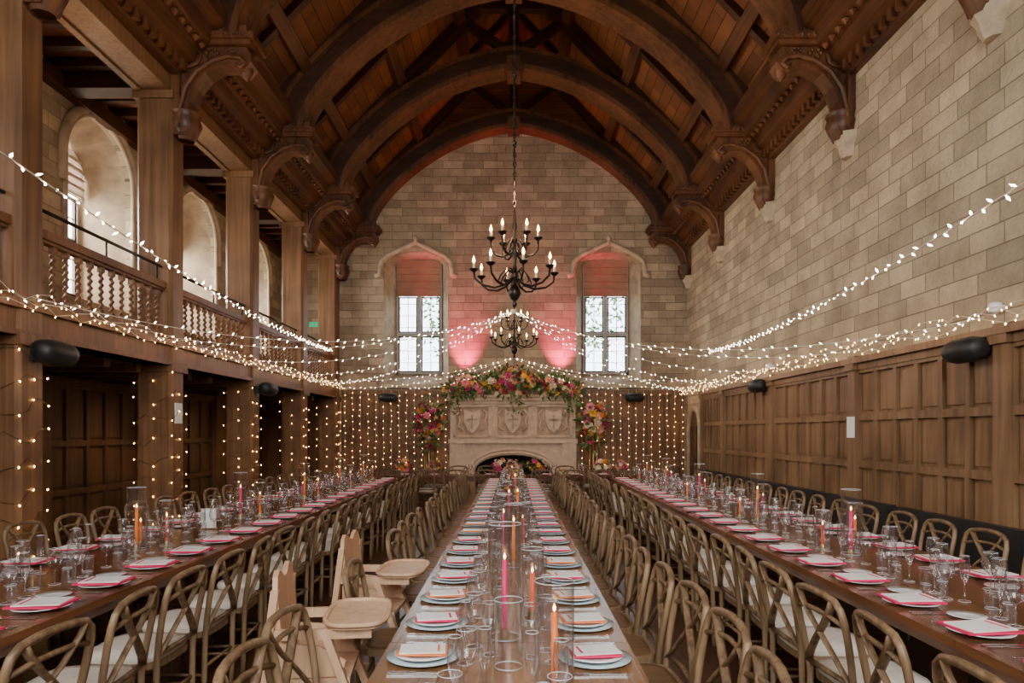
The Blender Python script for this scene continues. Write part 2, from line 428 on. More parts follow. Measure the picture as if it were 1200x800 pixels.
# ---- roof
for s,nm in((1,'ceiling_right'),(-1,'ceiling_left')):
    b=MB()
    p=[(s*4.45,6.72),(0,11.35),(0,11.5),(s*4.6,6.85)]
    b.prism(p,'xz',YF,YB,M_roof)
    for f in(.20,.46,.74):
        x=s*4.3*(1-f); z=6.88+(11.3-6.88)*f
        b.beam((x,YF,z-.08),(x,YB,z-.08),.20,.2,M_beam_y,up=(s,0,1))
    ys=[]
    for i in range(len(TR)):
        t0=TR[i]; t1=(TR+[YB])[i+1]
        ys.append((t0+t1)/2)
    for y in ys: b.beam((s*4.2,y,6.93),(0,y,11.26),.14,.14,M_beam_x,up=(0,1,0))
    b.obj(nm)
def cornice(s):
    b=MB(); X=XR*s
    pr=[(0,6.15),(.10,6.15),(.14,6.28),(.28,6.34),(.32,6.47),(.5,6.53),(.55,6.68),(.70,6.74),(.72,6.9),(.3,7.2),(0,7.2)]
    b.prism([(X-s*d,z) for d,z in pr],'xz',YF,YB,M_beam_y)
    y=YF+.1
    while y<YB-.1:
        b.box((X-s*.12,y,6.18),(X-s*.2,y+.07,6.30),M_carve)
        b.lathe([(0,-.06),(.05,0),(0,.06)],6,(X-s*.42,y+.03,6.48),M_carve,smooth=False)
        y+=.17
    b.obj('cornice_moulding')
cornice(1); cornice(-1)

# ---- trusses
AR=[(3.50,6.62),(3.42,6.95),(3.22,7.28),(2.88,7.68),(2.38,8.12),(1.82,8.50),(1.22,8.80),(.62,9.0),(0,9.12)]
def refine(P,k=3):
    out=[]
    for i in range(len(P)-1):
        p0=P[max(i-1,0)];p1=P[i];p2=P[i+1];p3=P[min(i+2,len(P)-1)]
        for j in range(k):
            t=j/k
            out.append(tuple(.5*((2*p1[a])+(-p0[a]+p2[a])*t+(2*p0[a]-5*p1[a]+4*p2[a]-p3[a])*t*t+(-p0[a]+3*p1[a]-3*p2[a]+p3[a])*t**3) for a in(0,1)))
    out.append(P[-1]); return out
AR=refine(AR)
def offs(P,t):
    out=[]
    for i,(x,z) in enumerate(P):
        a=P[max(i-1,0)]; c=P[min(i+1,len(P)-1)]
        dx,dz=c[0]-a[0],c[1]-a[1]
        if i==len(P)-1: dx,dz=-1,0
        l=math.hypot(dx,dz); nx,nz=dz/l,-dx/l
        out.append((x+nx*t,z+nz*t))
    return out
def truss(y,end=False):
    b=MB()
    for s in(1,-1):
        f=lambda P:[(s*x,z) for x,z in P]
        b.band(f(AR),f(offs(AR,.42)),y-.15,y+.15,M_beam_x)
        b.band(f(offs(AR,-.04)),f(offs(AR,.05)),y-.26,y+.26,M_carve)
        b.band(f(offs(AR,.05)),f(offs(AR,.15)),y-.21,y+.21,M_beam_x)
        b.band(f(offs(AR,.34)),f(offs(AR,.42)),y-.20,y+.20,M_carve)
        L=[(4.25,6.72),(0,11.05)]; H=[(4.4,6.95),(0,11.4)]
        b.band(f(L),f(H),y-.17,y+.17,M_beam_x)
        o=offs(AR,.35)
        W=[(x,max(z,11.25-x*1.03)) for x,z in o]
        if end: b.band(f(o),f(W),y-.04,y+.04,M_roof)
        else: b.band(f(o[:13]),f(W[:13]),y-.05,y+.05,M_beam_x)
        b.beam((s*.1,y,9.5),(s*1.05,y,10.15),.16,.16,M_beam_x,up=(0,1,0))
    b.box((-.1,y-.1,9.4),(.1,y+.1,11.2),M_beam_x)
    b.box((-.95,y-.09,10.35),(.95,y+.09,10.52),M_beam_x)
    b.box((-.14,y-.27,8.98),(.14,y+.27,9.3),M_carve)
    b.obj('roof_truss')
for t in TR: truss(t)
truss(YB-.14,True)

# ---- brackets
def bracket(s,y):
    b=MB(); X=XR*s
    def px(P): return [(X-s*d,z) for d,z in P]
    base=[(0,5.42),(.16,5.42),(.20,5.52),(.17,5.62),(.20,5.85),(.27,6.03),(.40,6.20),(.58,6.30),(.74,6.30),(.80,6.24),(.90,6.24),(.98,6.34),(.98,6.44),(.92,6.52),(0,6.52)]
    b.prism(px(base),'xz',y-.13,y+.13,M_carve)
    for yy in(y-.15,y+.15):
        path=[(.08,5.5),(.10,5.75),(.16,6.0),(.30,6.2),(.5,6.34),(.7,6.4),(.86,6.38),(.92,6.30),(.86,6.25),(.8,6.30)]
        b.tube([(X-s*d,yy,z) for d,z in path],[.032]*7+[.03,.025,.018],6,M_carve)
        path=[(.14,6.4),(.2,6.25),(.32,6.3),(.36,6.42),(.28,6.46),(.24,6.38)]
        b.tube([(X-s*d,yy,z) for d,z in path],.022,6,M_carve)
        path=[(.1,6.1),(.14,5.95),(.1,5.8),(.06,5.9),(.08,6.0)]
        b.tube([(X-s*d,yy,z) for d,z in path],.018,6,M_carve)
        for k in range(6):
            a=k*1.05; b.lathe([(0,-.03),(.03,0),(0,.03)],6,(X-s*(.5+.07*math.cos(a)),yy,6.43+.05*math.sin(a)),M_carve)
            b.lathe([(0,-.02),(.022,0),(0,.02)],6,(X-s*(.74+.05*math.cos(a)),yy,6.46+.035*math.sin(a)),M_carve)
    for d,z0,z1,w in((1.0,6.52,6.58,.2),(1.05,6.58,6.66,.24),(.95,6.66,6.76,.2)):
        b.box((X-s*.0,y-w,z0),(X-s*d,y+w,z1),M_carve)
    for k in range(7):
        yk=y-.21+.07*k; b.lathe([(0,-.03),(.03,0),(0,.03)],6,(X-s*1.03,yk,6.62),M_carve)
    for k in range(13):
        for yy in(y-.24,y+.24): b.lathe([(0,-.03),(.028,0),(0,.03)],6,(X-s*(.1+k*.075),yy,6.62),M_carve)
    b.box((X,y-.17,5.72),(X-s*.10,y+.17,6.5),M_carve)
    b.lathe([(0,-.14),(.05,-.08),(.09,0),(.07,.07),(.1,.1)],8,(X-s*.88,y,6.28),M_carve)
    b.lathe([(.10,-.22),(.16,-.1),(.2,0),(.17,.06),(.2,.12)],10,(X-s*.1,y,5.6),M_carve)
    if s>0:
        b.lathe([(0,-.26),(.09,-.25),(.13,-.18),(.14,-.12),(.19,-.04),(.20,.04),(0,.04)],8,(X-s*.0,y,5.42),M_stone,smooth=False)
    b.obj('carved_roof_bracket')
for t in TR+[YB-.22]:
    bracket(1,t); bracket(-1,t)

# ---- panelling
def panelgrid(b,plane,u0,u1,t,sg,z0,z1,cols,rows,m,m2=None):
    m2=m2 or m
    def bx(ua,ub,za,zb,d,mm):
        if plane=='xz': b.box((ua,t,za),(ub,t+sg*d,zb),mm)
        else: b.box((t,ua,za),(t+sg*d,ub,zb),mm)
    bx(u0,u1,z0,z1,.015,m2)
    du=(u1-u0)/cols
    for i in range(cols+1):
        u=u0+du*i; bx(max(u0,u-.035),min(u1,u+.035),z0,z1,.06,m)
    zs=[z0+(z1-z0)*r for r in rows]
    for z in zs: bx(u0,u1,max(z0,z-.04),min(z1,z+.04),.063,m)
    for i in range(cols):
        for k in range(len(zs)-1):
            a=u0+du*i+.075; c=u0+du*(i+1)-.075
            if c>a: bx(a,c,zs[k]+.08,zs[k+1]-.08,.035,m)
b=MB()
PY=[YF,-1.9,.7,3.3,5.9,8.5,11.2,13.8,15.3]
for i in range(len(PY)-1):
    panelgrid(b,'yz',PY[i]+.08,PY[i+1]-.08,XR,-1,.2,2.42,6,[0,.2,.48,.74,1],M_panR)
for y in PY[1:]:
    b.box((XR,y-.09,0),(XR-.1,y+.09,2.6),M_panR); b.box((XR,y-.12,2.42),(XR-.13,y+.12,2.52),M_panR)
b.box((XR,YF,2.42),(XR-.08,15.4,2.5),M_panR); b.box((XR,YF,2.5),(XR-.14,15.4,2.57),M_panR); b.box((XR,YF,0),(XR-.07,15.4,.2),M_panR)
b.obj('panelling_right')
b=MB()
o=outline(16.1,.42,0,1.75,.4)
b.prism(o,'yz',XR-.03,XR+.0,M_panD)
b.tube([(XR-.03,u,z) for u,z in outline(16.1,.5,0,1.75,.48)],.07,8,M_stone)
for k in range(5): b.box((XR-.05,15.72+k*.17,.1),(XR-.03,15.80+k*.17,1.8),M_panD)
b.tube([(XR-.06,15.8,1.0),(XR-.1,15.8,1.0),(XR-.1,15.8,1.1)],.012,6,M_iron)
b.obj('door_1')
b=MB()
for u0,u1 in((-6.2,-4.8),(-4.25,-1.62),(1.62,4.2)):
    panelgrid(b,'xz',u0,u1,YB,-1,.2,2.6,6 if u1-u0>2 else 3,[0,.25,.5,.75,1],M_panB)
    b.box((u0,YB,2.6),(u1,YB-.12,2.70),M_panB); b.box((u0,YB,0),(u1,YB-.08,.2),M_panB)
b.obj('panelling_back')
b=MB()
for i in range(len(TT)-1):
    a=TT[i]; c=TT[i+1]
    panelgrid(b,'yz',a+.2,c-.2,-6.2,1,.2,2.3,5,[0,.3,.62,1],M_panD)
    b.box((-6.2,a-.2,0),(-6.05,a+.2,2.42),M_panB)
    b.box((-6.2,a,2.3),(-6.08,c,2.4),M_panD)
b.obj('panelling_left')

# ---- fireplace
b=MB(); F0=16.35
wall(b,'xz',-1.52,1.48,0,2.42,F0,YB,[(-.02,.92,0,.72,.40)],M_stonel)
b.box((-.98,YB-.05,0),(.94,YB-.02,1.3),M_black_in)
b.box((-1.60,F0-.12,2.42),(1.56,YB,2.50),M_stonel); b.box((-1.66,F0-.17,2.50),(1.62,YB,2.56),M_stonel)
b.box((-1.56,F0-.10,1.40),(1.52,YB,1.50),M_stonel); b.box((-1.54,F0-.06,2.34),(1.5,YB,2.42),M_stonel)
for s in(-1,1):
    x=-.02+s*1.34; b.box((x-.17,F0-.08,0),(x+.17,F0,1.42),M_stonel); b.box((x-.2,F0-.1,0),(x+.2,F0,.2),M_stonel); b.box((x-.11,F0-.1,.3),(x+.11,F0-.07,1.3),M_stonel)
for hw,d in((.98,.03),(1.06,.02)):
    b.tube([(u,F0-d,z) for u,z in outline(-.02,hw,0,.72,.40+hw-.92)],.04,8,M_stonel)
for xc,w in((-.99,.44),(-.02,.42),(.95,.44)):
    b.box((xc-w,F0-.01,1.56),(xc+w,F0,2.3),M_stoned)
    for x0,x1,z0,z1 in((xc-w,xc+w,1.54,1.59),(xc-w,xc+w,2.27,2.32),(xc-w,xc-w+.05,1.56,2.3),(xc+w-.05,xc+w,1.56,2.3)):
        b.box((x0,F0-.07,z0),(x1,F0,z1),M_stonel)
    sh=[(xc-.19,2.2),(xc-.19,1.92),(xc-.12,1.75),(xc,1.64),(xc+.12,1.75),(xc+.19,1.92),(xc+.19,2.2),(xc,2.14)]
    b.prism(sh,'xz',F0-.10,F0,M_stonel)
    for k in(-1,1):
        b.tube([(xc+k*.22,F0-.04,1.7),(xc+k*.34,F0-.04,1.8),(xc+k*.30,F0-.04,1.95),(xc+k*.36,F0-.04,2.1),(xc+k*.26,F0-.04,2.2)],.022,6,M_stonel)
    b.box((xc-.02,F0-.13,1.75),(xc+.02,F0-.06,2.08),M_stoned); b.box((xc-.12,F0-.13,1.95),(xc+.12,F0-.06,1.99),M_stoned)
b.box((-1.7,F0-.6,0),(1.66,F0-.0,.06),M_stonel)
b.tube([(u,F0+.12,z) for u,z in outline(-.02,.7,0,.6,.3)],.05,8,M_iron)
b.obj('stone_fireplace')

# ---------------------------------------------------------------- flowers
def flower(b,c,r,m,d):
    d=Vector(d).normalized(); a=d.orthogonal().normalized(); e=d.cross(a); c=Vector(c)
    vs=[];fs=[]
    for ring,(n,rr,h,w) in enumerate(((6,1,.15,.6),(5,.7,.4,.5),(4,.4,.6,.35))):
        for k in range(n):
            an=2*math.pi*(k+ring*.4)/n; dr=a*math.cos(an)+e*math.sin(an); tt=e*math.cos(an)-a*math.sin(an)
            o=len(vs)
            vs+=[c, c+dr*rr*r*.6+tt*w*r*.6+d*h*r*.7, c+dr*rr*r+d*(h+.15)*r, c+dr*rr*r*.6-tt*w*r*.6+d*h*r*.7]
            fs.append((o,o+1,o+2,o+3))
    b.add(vs,fs,m,True)
def leaf(b,c,l,m,d):
    d=Vector(d).normalized(); a=d.orthogonal().normalized(); c=Vector(c)
    if R()<.5: a=d.cross(a)
    b.add([c,c+d*l*.5+a*l*.22,c+d*l,c+d*l*.5-a*l*.22],[(0,1,2,3)],m)
def clump(b,c,rad,nf,nl,fr=.07,ll=.16,front=-1):
    for _ in range(nl):
        d=Vector((U(-1,1),U(-1,.6),U(-1,1))); d.normalize()
        leaf(b,Vector(c)+Vector((d.x*rad[0],d.y*rad[1],d.z*rad[2]))*U(.4,1.1),ll*U(.6,1.5),random.choice((M_green,M_green,M_green2)),d+Vector((U(-.5,.5),U(-.5,.5),U(-.5,.5))))
    for _ in range(nf):
        d=Vector((U(-1,1),U(-1,.3),U(-1,1))); d.normalize()
        flower(b,Vector(c)+Vector((d.x*rad[0],d.y*rad[1],d.z*rad[2]))*U(.8,1.1),fr*U(.6,1.3),random.choice(FL),d)
b=MB()
for x,z,rx,rz,nf in((-1.42,2.66,.22,.16,18),(-1.15,2.82,.24,.20,26),(-.85,2.78,.22,.16,16),(-.6,2.86,.2,.16,16),(-.32,2.90,.24,.22,26),(-.02,2.96,.28,.28,38),(.28,2.88,.24,.20,24),(.55,2.84,.2,.16,15),(.82,2.78,.24,.18,19),(1.1,2.74,.24,.18,20),(1.38,2.66,.22,.16,16)):
    clump(b,(x,16.25,z),(rx,.2,rz),nf,42,fr=.088,ll=.18)
for x in (-1.3,-.9,-.5,-.1,.3,.7,1.1,1.4):
    clump(b,(x,16.2,2.64),(.24,.12,.12),8,26)
for x in(-1.5,-1.3,1.25,1.45,-.05,.1):
    b.tube([(x,16.1,2.6),(x+U(-.05,.05),16.05,2.4),(x+U(-.08,.08),16.05,2.15)],.006,4,M_green)
    for k in range(22): leaf(b,(x+U(-.08,.08),16.05+U(-.04,.04),2.6-k*.024),.11,random.choice((M_green,M_green2)),(U(-1,1),U(-1,0),U(-1,.3)))
b.obj('mantel_flower_garland')
for x in(-1.98,1.86):
    b=MB()
    clump(b,(0,0,1.95),(.30,.26,.40),62,90,fr=.098,ll=.18)
    clump(b,(0,0,1.5),(.16,.16,.25),8,40)
    b.tube([(0,0,.02),(0,0,1.8)],.015,6,M_brass)
    for k in range(4):
        a=k*math.pi/2+.7; b.tube([(.16*math.cos(a),.16*math.sin(a),.0),(.1*math.cos(a),.1*math.sin(a),1.45)],.009,5,M_brass)
    b.lathe([(.2,0),(.2,.015),(0,.02)],16,(0,0,0),M_brass); b.lathe([(0,.0),(.16,0),(.16,.02),(0,.02)],16,(0,0,1.44),M_brass)
    b.obj('flower_stand',(x,15.95,0))

# ---------------------------------------------------------------- tables
def table(name,x0,x1,y0,y1,m,along='y'):
    b=MB(); cx,cy=(x0+x1)/2,(y0+y1)/2
    hx,hy=(x1-x0)/2,(y1-y0)/2
    if along=='y':
        n=int(2*hy/1.83)+1; L=2*hy/n
        for i in range(n): b.box((-hx,-hy+i*L+.003,.71),(hx,-hy+(i+1)*L-.003,.75),m)
    else: b.box((-hx,-hy,.71),(hx,hy,.75),m)
    b.box((-hx+.08,-hy+.08,.63),(hx-.08,hy-.08,.712),m)
    L=hy if along=='y' else hx
    n=max(2,int(2*L/1.9)+1)
    for i in range(n):
        t=-L+.3+(2*L-.6)*i/(n-1)
        if along=='y':
            for s in(-1,1):
                b.box((s*(hx-.32)-.04,t-.04,.06),(s*(hx-.32)+.04,t+.04,.63),m)
            b.box((-hx+.2,t-.05,0),(hx-.2,t+.05,.07),m); b.box((-hx+.25,t-.04,.3),(hx-.25,t+.04,.36),m)
        else:
            b.box((t-.04,-hy+.1,.06),(t+.04,-hy+.18,.63),m); b.box((t-.04,hy-.18,.06),(t+.04,hy-.1,.63),m)
            b.box((t-.05,-hy+.06,0),(t+.05,hy-.06,.07),m)
    return b.obj(name,(cx,cy,0))
T_C=(-.53,.49); T_L=(-3.48,-2.24); T_R=(1.92,3.12)
table('dining_table',T_C[0],T_C[1],1.2,13.3,M_tableC)
table('dining_table',T_L[0],T_L[1],1.2,13.6,M_table)
table('dining_table',T_R[0],T_R[1],1.2,13.6,M_table)
table('head_table',-2.75,2.55,14.2,14.95,M_table,'x')
def chairmesh(cush=True):
    b=MB()
    arc=[(-.200,-.20,0),(-.20,-.205,.22),(-.197,-.21,.45),(-.208,-.228,.58),(-.217,-.25,.70),(-.218,-.268,.79),(-.203,-.279,.845),(-.165,-.286,.878),(-.09,-.294,.893),(0,-.298,.898)]
    full=arc+[(-x,y,z) for x,y,z in arc[-2::-1]]
    b.tube(full,.0175,8,M_chair)
    for s in(-1,1):
        b.tube([(s*.197,-.216,.49),(s*.15,-.235,.545),(s*.06,-.255,.64),(-s*.05,-.275,.74),(-s*.13,-.287,.83),(-s*.155,-.289,.872)],.020,6,M_chair,flat=.45)
    b.tube([(-.212,-.265,.775),(-.1,-.284,.80),(0,-.29,.805),(.1,-.284,.80),(.212,-.265,.775)],.012,6,M_chair)
    b.tube([(-.197,-.218,.50),(0,-.232,.505),(.197,-.218,.50)],.013,6,M_chair)
    o=[];
    for k in range(20):
        a=2*math.pi*k/20; ca,sa=math.cos(a),math.sin(a)
        o.append((.225*math.copysign(abs(ca)**.5,ca),.215*math.copysign(abs(sa)**.5,sa)))
    b.prism([(x,y) for x,y in o],'xy',.42,.455,M_chair)
    n=20; vs=[];fs=[]
    rings=((1.0,.455),(1.02,.475),(.97,.497),(.6,.508),(.02,.51)) if cush else ((.93,.455),(.92,.460),(.8,.459),(.5,.457),(.02,.456))
    for sc,z in rings: vs+=[(x*sc*.96,y*sc*.96,z) for x,y in o]
    for j in range(len(rings)-1):
        for i in range(n): fs.append((j*n+i,j*n+(i+1)%n,(j+1)*n+(i+1)%n,(j+1)*n+i))
    b.add(vs,fs,M_cush if cush else M_seatw,True)
    for s in(-1,1):
        b.tube([(s*.19,.18,.43),(s*.195,.185,.2),(s*.2,.20,0)],[.019,.017,.014],8,M_chair)
        b.tube([(s*.2,-.205,.2),(s*.195,.18,.2)],.010,6,M_chair)
        b.tube([(s*.19,.18,.40),(s*.13,.10,.30),(s*.0,.03,.27)],.009,6,M_chair)
    b.tube([(-.2,.185,.27),(.2,.185,.27)],.010,6,M_chair); b.tube([(-.2,-.205,.25),(.2,-.205,.25)],.010,6,M_chair)
    return b.mesh('dining_chair')
CH=chairmesh(); CHW=chairmesh(False)
def chair(x,y,face,me=None):
    r={1:-math.pi/2,-1:math.pi/2,'n':0,'s':math.pi}[face]
    place(me or CH,'dining_chair',(x+U(-.03,.03),y+U(-.02,.02),0),r+U(-.09,.09))
def frange(a,b,s):
    o=[]
    while a<b: o.append(a); a+=s
    return o
for y in [1.75,2.33,2.86,3.97]+frange(5.2,13.2,.52): chair(-.65,y,1,CHW)
for y in frange(1.75,13.2,.52): chair(.57,y,-1,CHW)
for y in frange(1.55,13.4,.55):
    chair(-2.06,y,-1); chair(1.76,y+.1,1)
for y in frange(2.2,13.4,.58):
    chair(-3.80,y,1); chair(3.36,y+.15,-1)
for x in frange(-2.4,2.5,.6):
    if abs(x)>.3: chair(x,14.05,'n')
    chair(x,15.2,'s')
def highchair():
    b=MB()
    for s in(-1,1):
        b.beam((s*.25,-.30,0),(s*.19,-.20,.90),.035,.05,M_hc,up=(1,0,0))
        b.beam((s*.25,.30,0),(s*.19,.02,.72),.035,.05,M_hc,up=(1,0,0))
        b.beam((s*.245,-.27,.16),(s*.245,.25,.16),.025,.04,M_hc)
        b.beam((s*.20,-.21,.70),(s*.20,.24,.70),.03,.045,M_hc)
        b.prism([(-.2,.5),(.10,.5),(.12,.57),(.0,.64),(-.2,.66)],'yz',s*.185-.009,s*.185+.009,M_hc)
    b.box((-.2,-.2,.47),(.2,.14,.495),M_hc)
    b.beam((-.24,.24,.2),(.24,.24,.2),.03,.04,M_hc); b.beam((-.24,-.27,.2),(.24,-.27,.2),.03,.04,M_hc)
    b.box((-.2,.14,.26),(.2,.30,.28),M_hc)
    P=[(-.185,.56),(-.195,.80),(-.19,.90),(-.165,.955),(-.12,.98),(-.075,.965),(-.03,.935),(.03,.935),(.075,.965),(.12,.98),(.165,.955),(.19,.90),(.195,.80),(.185,.56)]
    n=len(P)
    f=lambda z:-.17-.08*(z-.5)
    vs=[(x,f(z)-.012,z) for x,z in P]+[(x,f(z)+.012,z) for x,z in P]
    b.add(vs,[tuple(range(n)),tuple(range(2*n-1,n-1,-1))]+[(i,i+n,(i+1)%n+n,(i+1)%n) for i in range(n)],M_hc)
    o=[]
    for k in range(24):
        a=2*math.pi*k/24; ca,sa=math.cos(a),math.sin(a)
        o.append((.25*math.copysign(abs(ca)**.6,ca),.16+.15*math.copysign(abs(sa)**.6,sa)))
    b.prism(o,'xy',.725,.742,M_hc)
    b.tube([(x,y,.745) for x,y in o],.013,6,M_hc,closed=True)
    return b.mesh('high_chair')
HC=highchair()
place(HC,'high_chair',(-.93,3.38,0),-math.pi/2+.12,(1.0,1.0,1.02)); place(HC,'high_chair',(-.90,4.6,0),-math.pi/2-.05,(1,1,1))

# ---- place settings
b=MB(); b.lathe([(0,.003),(.07,.003),(.085,.008),(.135,.018),(.137,.021),(.13,.021),(.083,.012),(0,.011)],28,(0,0,0),M_white); PL=b.mesh('dinner_plate')
b=MB(); b.lathe([(0,.002),(.09,.002),(.145,.012),(.147,.014),(.09,.007),(0,.006)],28,(0,0,0),M_teal); b.lathe([(0,.01),(.06,.01),(.075,.014),(.115,.024),(.117,.026),(.07,.018),(0,.017)],28,(0,0,0),M_white); PLT=b.mesh('dinner_plate')
b=MB(); b.lathe([(0,.002),(.05,.002),(.085,.012),(.086,.014),(.05,.007),(0,.007)],20,(0,0,0),M_white); SP=b.mesh('side_plate')
def napk(m,k=1):
    b=MB(); Rz=Matrix.Rotation(.1,3,'Z')
    b.obox((0,0,.006),(.20,.26,.010),Matrix.Identity(3),m); b.obox((.005,-.003,.014),(.165*k,.225*k,.006),Rz,M_linen)
    b.obox((.0,.08,.018),(.12,.012,.002),Rz,m)
    return b.mesh('folded_napkin')
NP=napk(M_pink); NPC=napk(M_pink,1.08); NO=napk(M_orange,1.05)
b=MB()
def fork(x,m=M_silver):
    b.box((x-.004,-.1,0),(x+.004,.04,.004),m); b.box((x-.011,.04,0),(x+.011,.06,.004),m)
    for k in(-1,0,1): b.box((x+k*.009-.002,.06,0),(x+k*.009+.002,.10,.004),m)
def knife(x):
    b.box((x-.006,-.11,0),(x+.006,-.01,.005),M_silver); b.prism([(x-.004,-.01),(x+.009,-.01),(x+.009,.08),(x-.004,.11)],'xy',0,.003,M_silver)
fork(-.19);fork(-.165);knife(.17);knife(.2); CU=b.mesh('cutlery_set')
b=MB(); b.lathe([(.034,.003),(.006,.010),(.004,.02),(.004,.095),(.012,.105),(.034,.125),(.044,.155),(.044,.175),(.035,.225)],14,(0,0,0),M_glass); b.ring((0,0,.225),.035,.0014,M_rimhi,14); b.ring((0,0,.003),.034,.0016,M_rimhi,14); WG=b.mesh('wine_glass')
b=MB(); b.lathe([(.03,.003),(.004,.010),(.004,.09),(.014,.11),(.024,.15),(.026,.19),(.022,.245)],12,(0,0,0),M_glass); b.ring((0,0,.245),.022,.0014,M_rimhi,12); b.ring((0,0,.003),.03,.0016,M_rimhi,12); CF=b.mesh('champagne_flute')
b=MB(); b.lathe([(.030,.003),(.034,.03),(.038,.10)],14,(0,0,0),M_glass); b.ring((0,0,.10),.038,.0014,M_rimhi,14); b.ring((0,0,.004),.03,.0025,M_rimhi,14); WT=b.mesh('water_tumbler')
TZ=.7505
def hurricane(x,y,h,r,cm,ch,cr=.013):
    b=MB()
    b.lathe([(r,.004),(r,h)],28,(0,0,0),M_vglass)
    b.ring((0,0,h),r,.002,M_rimhi,24); b.ring((0,0,.005),r-.002,.003,M_rimhi,24)
    if cm:
        b.lathe([(cr,.012),(cr*.9,ch)],12,(0,0,0),cm,cap=True)
        b.lathe([(.022,.0),(.024,.02),(.017,.035),(.017,.04)],10,(0,0,0),M_brass)
        b.lathe([(0,ch+.003),(.005,ch+.012),(.006,ch+.018),(0,ch+.034)],8,(0,0,0),M_flame)
    b.obj('hurricane_candle_vase' if cm else 'cylinder_glass_vase',(x,y,TZ))
CC=[M_co,M_cm,M_cy]
VA=[(.14,2.35,.39,M_co,.28,.068),(-.04,3.0,.50,M_cm,.34,.072),(-.02,2.62,.26,None,0,.055),(.09,3.3,.34,M_cy,.22,.055),(0,4.6,.42,M_co,.30,.066),(-.07,4.9,.46,M_cm,.32,.06),(.07,5.25,.36,M_cy,.24,.058),(.04,6.9,.44,M_co,.3,.06),(-.05,7.3,.38,M_cm,.26,.06),(.02,9.4,.42,M_cy,.3,.06),(-.03,11.6,.42,M_co,.3,.06)]
for x,y in((-2.90,5.25),(-2.88,7.2),(-2.88,9.4),(-2.88,11.3),(-2.86,13.0),(2.5,5.06),(2.5,7.0),(2.5,9.2),(2.5,11.2),(2.5,12.8)):
    VA+=[(x,y,.48,random.choice(CC),.32,.068),(x+.13,y+.2,.36,random.choice(CC),.23,.055),(x-.10,y+.24,.30,random.choice(CC),.18,.052)]
PO=[(-.02,8.2,.8),(0,10.4,.9),(0,12.6,1.2),(-2.35,14.6,1.5),(-1.7,14.6,1.2),(1.9,14.6,1.5),(2.3,14.6,1.2),(-.3,14.65,1.6),(.5,14.65,1.6),(0,14.6,1.5)]
for x,y,h,c,ch,r in VA: hurricane(x,y,h,r,c,ch,.0125)
GL=[(x,y,r) for x,y,h,c,ch,r in VA]+[(x,y,.16*s) for x,y,s in PO]
def glass(me,name,x,y,sc=None):
    for gx,gy,gr in GL:
        if (gx-x)**2+(gy-y)**2<(gr+.045)**2: return
    GL.append((x,y,.04)); place(me,name,(x,y,TZ),0,sc)
def setting(xe,y,s,W,kind):
    r=-math.pi/2*s
    x=xe+s*.17
    place(PLT if (kind=='c') else PL,'dinner_plate',(x,y,TZ),0)
    if kind=='c':
        q=random.random(); m=NO if q<.3 else NPC
        place(m,'folded_napkin',(x,y,TZ+.027),r+U(-.1,.1),(.66,.76,.8))
    else: place(NP,'folded_napkin',(x,y,TZ+.022),r+U(-.12,.12))
    place(CU,'cutlery_set',(x,y,TZ),r)
    gx=xe+s*W
    glass(WG,'wine_glass',gx+U(-.015,.015),y+.13+U(-.03,.03))
    if R()<.5: glass(WG,'wine_glass',gx+s*.06+U(-.01,.02),y+.03+U(-.02,.02),(.92,.92,.95))
    else: glass(CF,'champagne_flute',gx+s*.06+U(-.01,.02),y+.03+U(-.02,.02))
    if kind!='c':
        place(SP,'side_plate',(x+s*.12,y-.26,TZ))
        glass(WT,'water_tumbler',gx+s*.1,y-.1+U(-.03,.03))
        glass(CF,'champagne_flute',gx+s*.02+U(-.02,.02),y+.24)
    else:
        glass(CF,'champagne_flute',gx-s*.02,y-.06+U(-.02,.02))
        if R()<.6: glass(WT,'water_tumbler',gx+s*.10,y-.16)
for y in frange(1.75,13.1,.48):
    setting(T_C[0],y+.02,1,.36,'c'); setting(T_C[1],y,-1,.36,'c')
for y in frange(1.9,13.3,.53):
    setting(T_L[1],y,-1,.42,'s'); setting(T_R[0],y+.1,1,.42,'s')
    setting(T_L[0],y+.1,1,.42,'s'); setting(T_R[1],y+.2,-1,.42,'s')
for x in frange(-2.3,2.4,.6):
    place(PL,'dinner_plate',(x,14.4,TZ)); place(NP,'folded_napkin',(x,14.4,TZ+.022),0); glass(WG,'wine_glass',x+.18,14.6); glass(WG,'wine_glass',x+.1,14.68)
def posy(x,y,s=1,z=TZ):
    b=MB(); b.lathe([(0,.003),(.04,.003),(.05,.05),(.03,.1),(.035,.12)],12,(0,0,0),M_glass)
    b.tube([(0,0,.01),(0,0,.16)],.006,5,M_green)
    clump(b,(0,0,.21),(.11*s,.11*s,.08*s),18,24,fr=.038*s,ll=.07)
    b.obj('flower_posy',(x,y,z))
for x,y,s in PO: posy(x,y,s)
b=MB(); b.box((-.07,-.004,0),(.07,.004,.19),M_linen); b.box((-.075,-.03,0),(.075,.03,.01),M_brass); b.obj('table_number_card',(-2.86,6.4,TZ))

b=MB()
for i in range(7):
    y0=1.6+i*1.95
    b.box((3.82,y0,.40),(4.12,y0+1.8,.47),M_blackc); b.box((4.08,y0,.47),(4.17,y0+1.8,.86),M_blackc)
    for yy in(y0+.1,y0+1.65):
        b.box((3.85,yy,0),(3.9,yy+.05,.4),M_blackc); b.box((4.1,yy,0),(4.15,yy+.05,.4),M_blackc)
b.obj('long_bench')

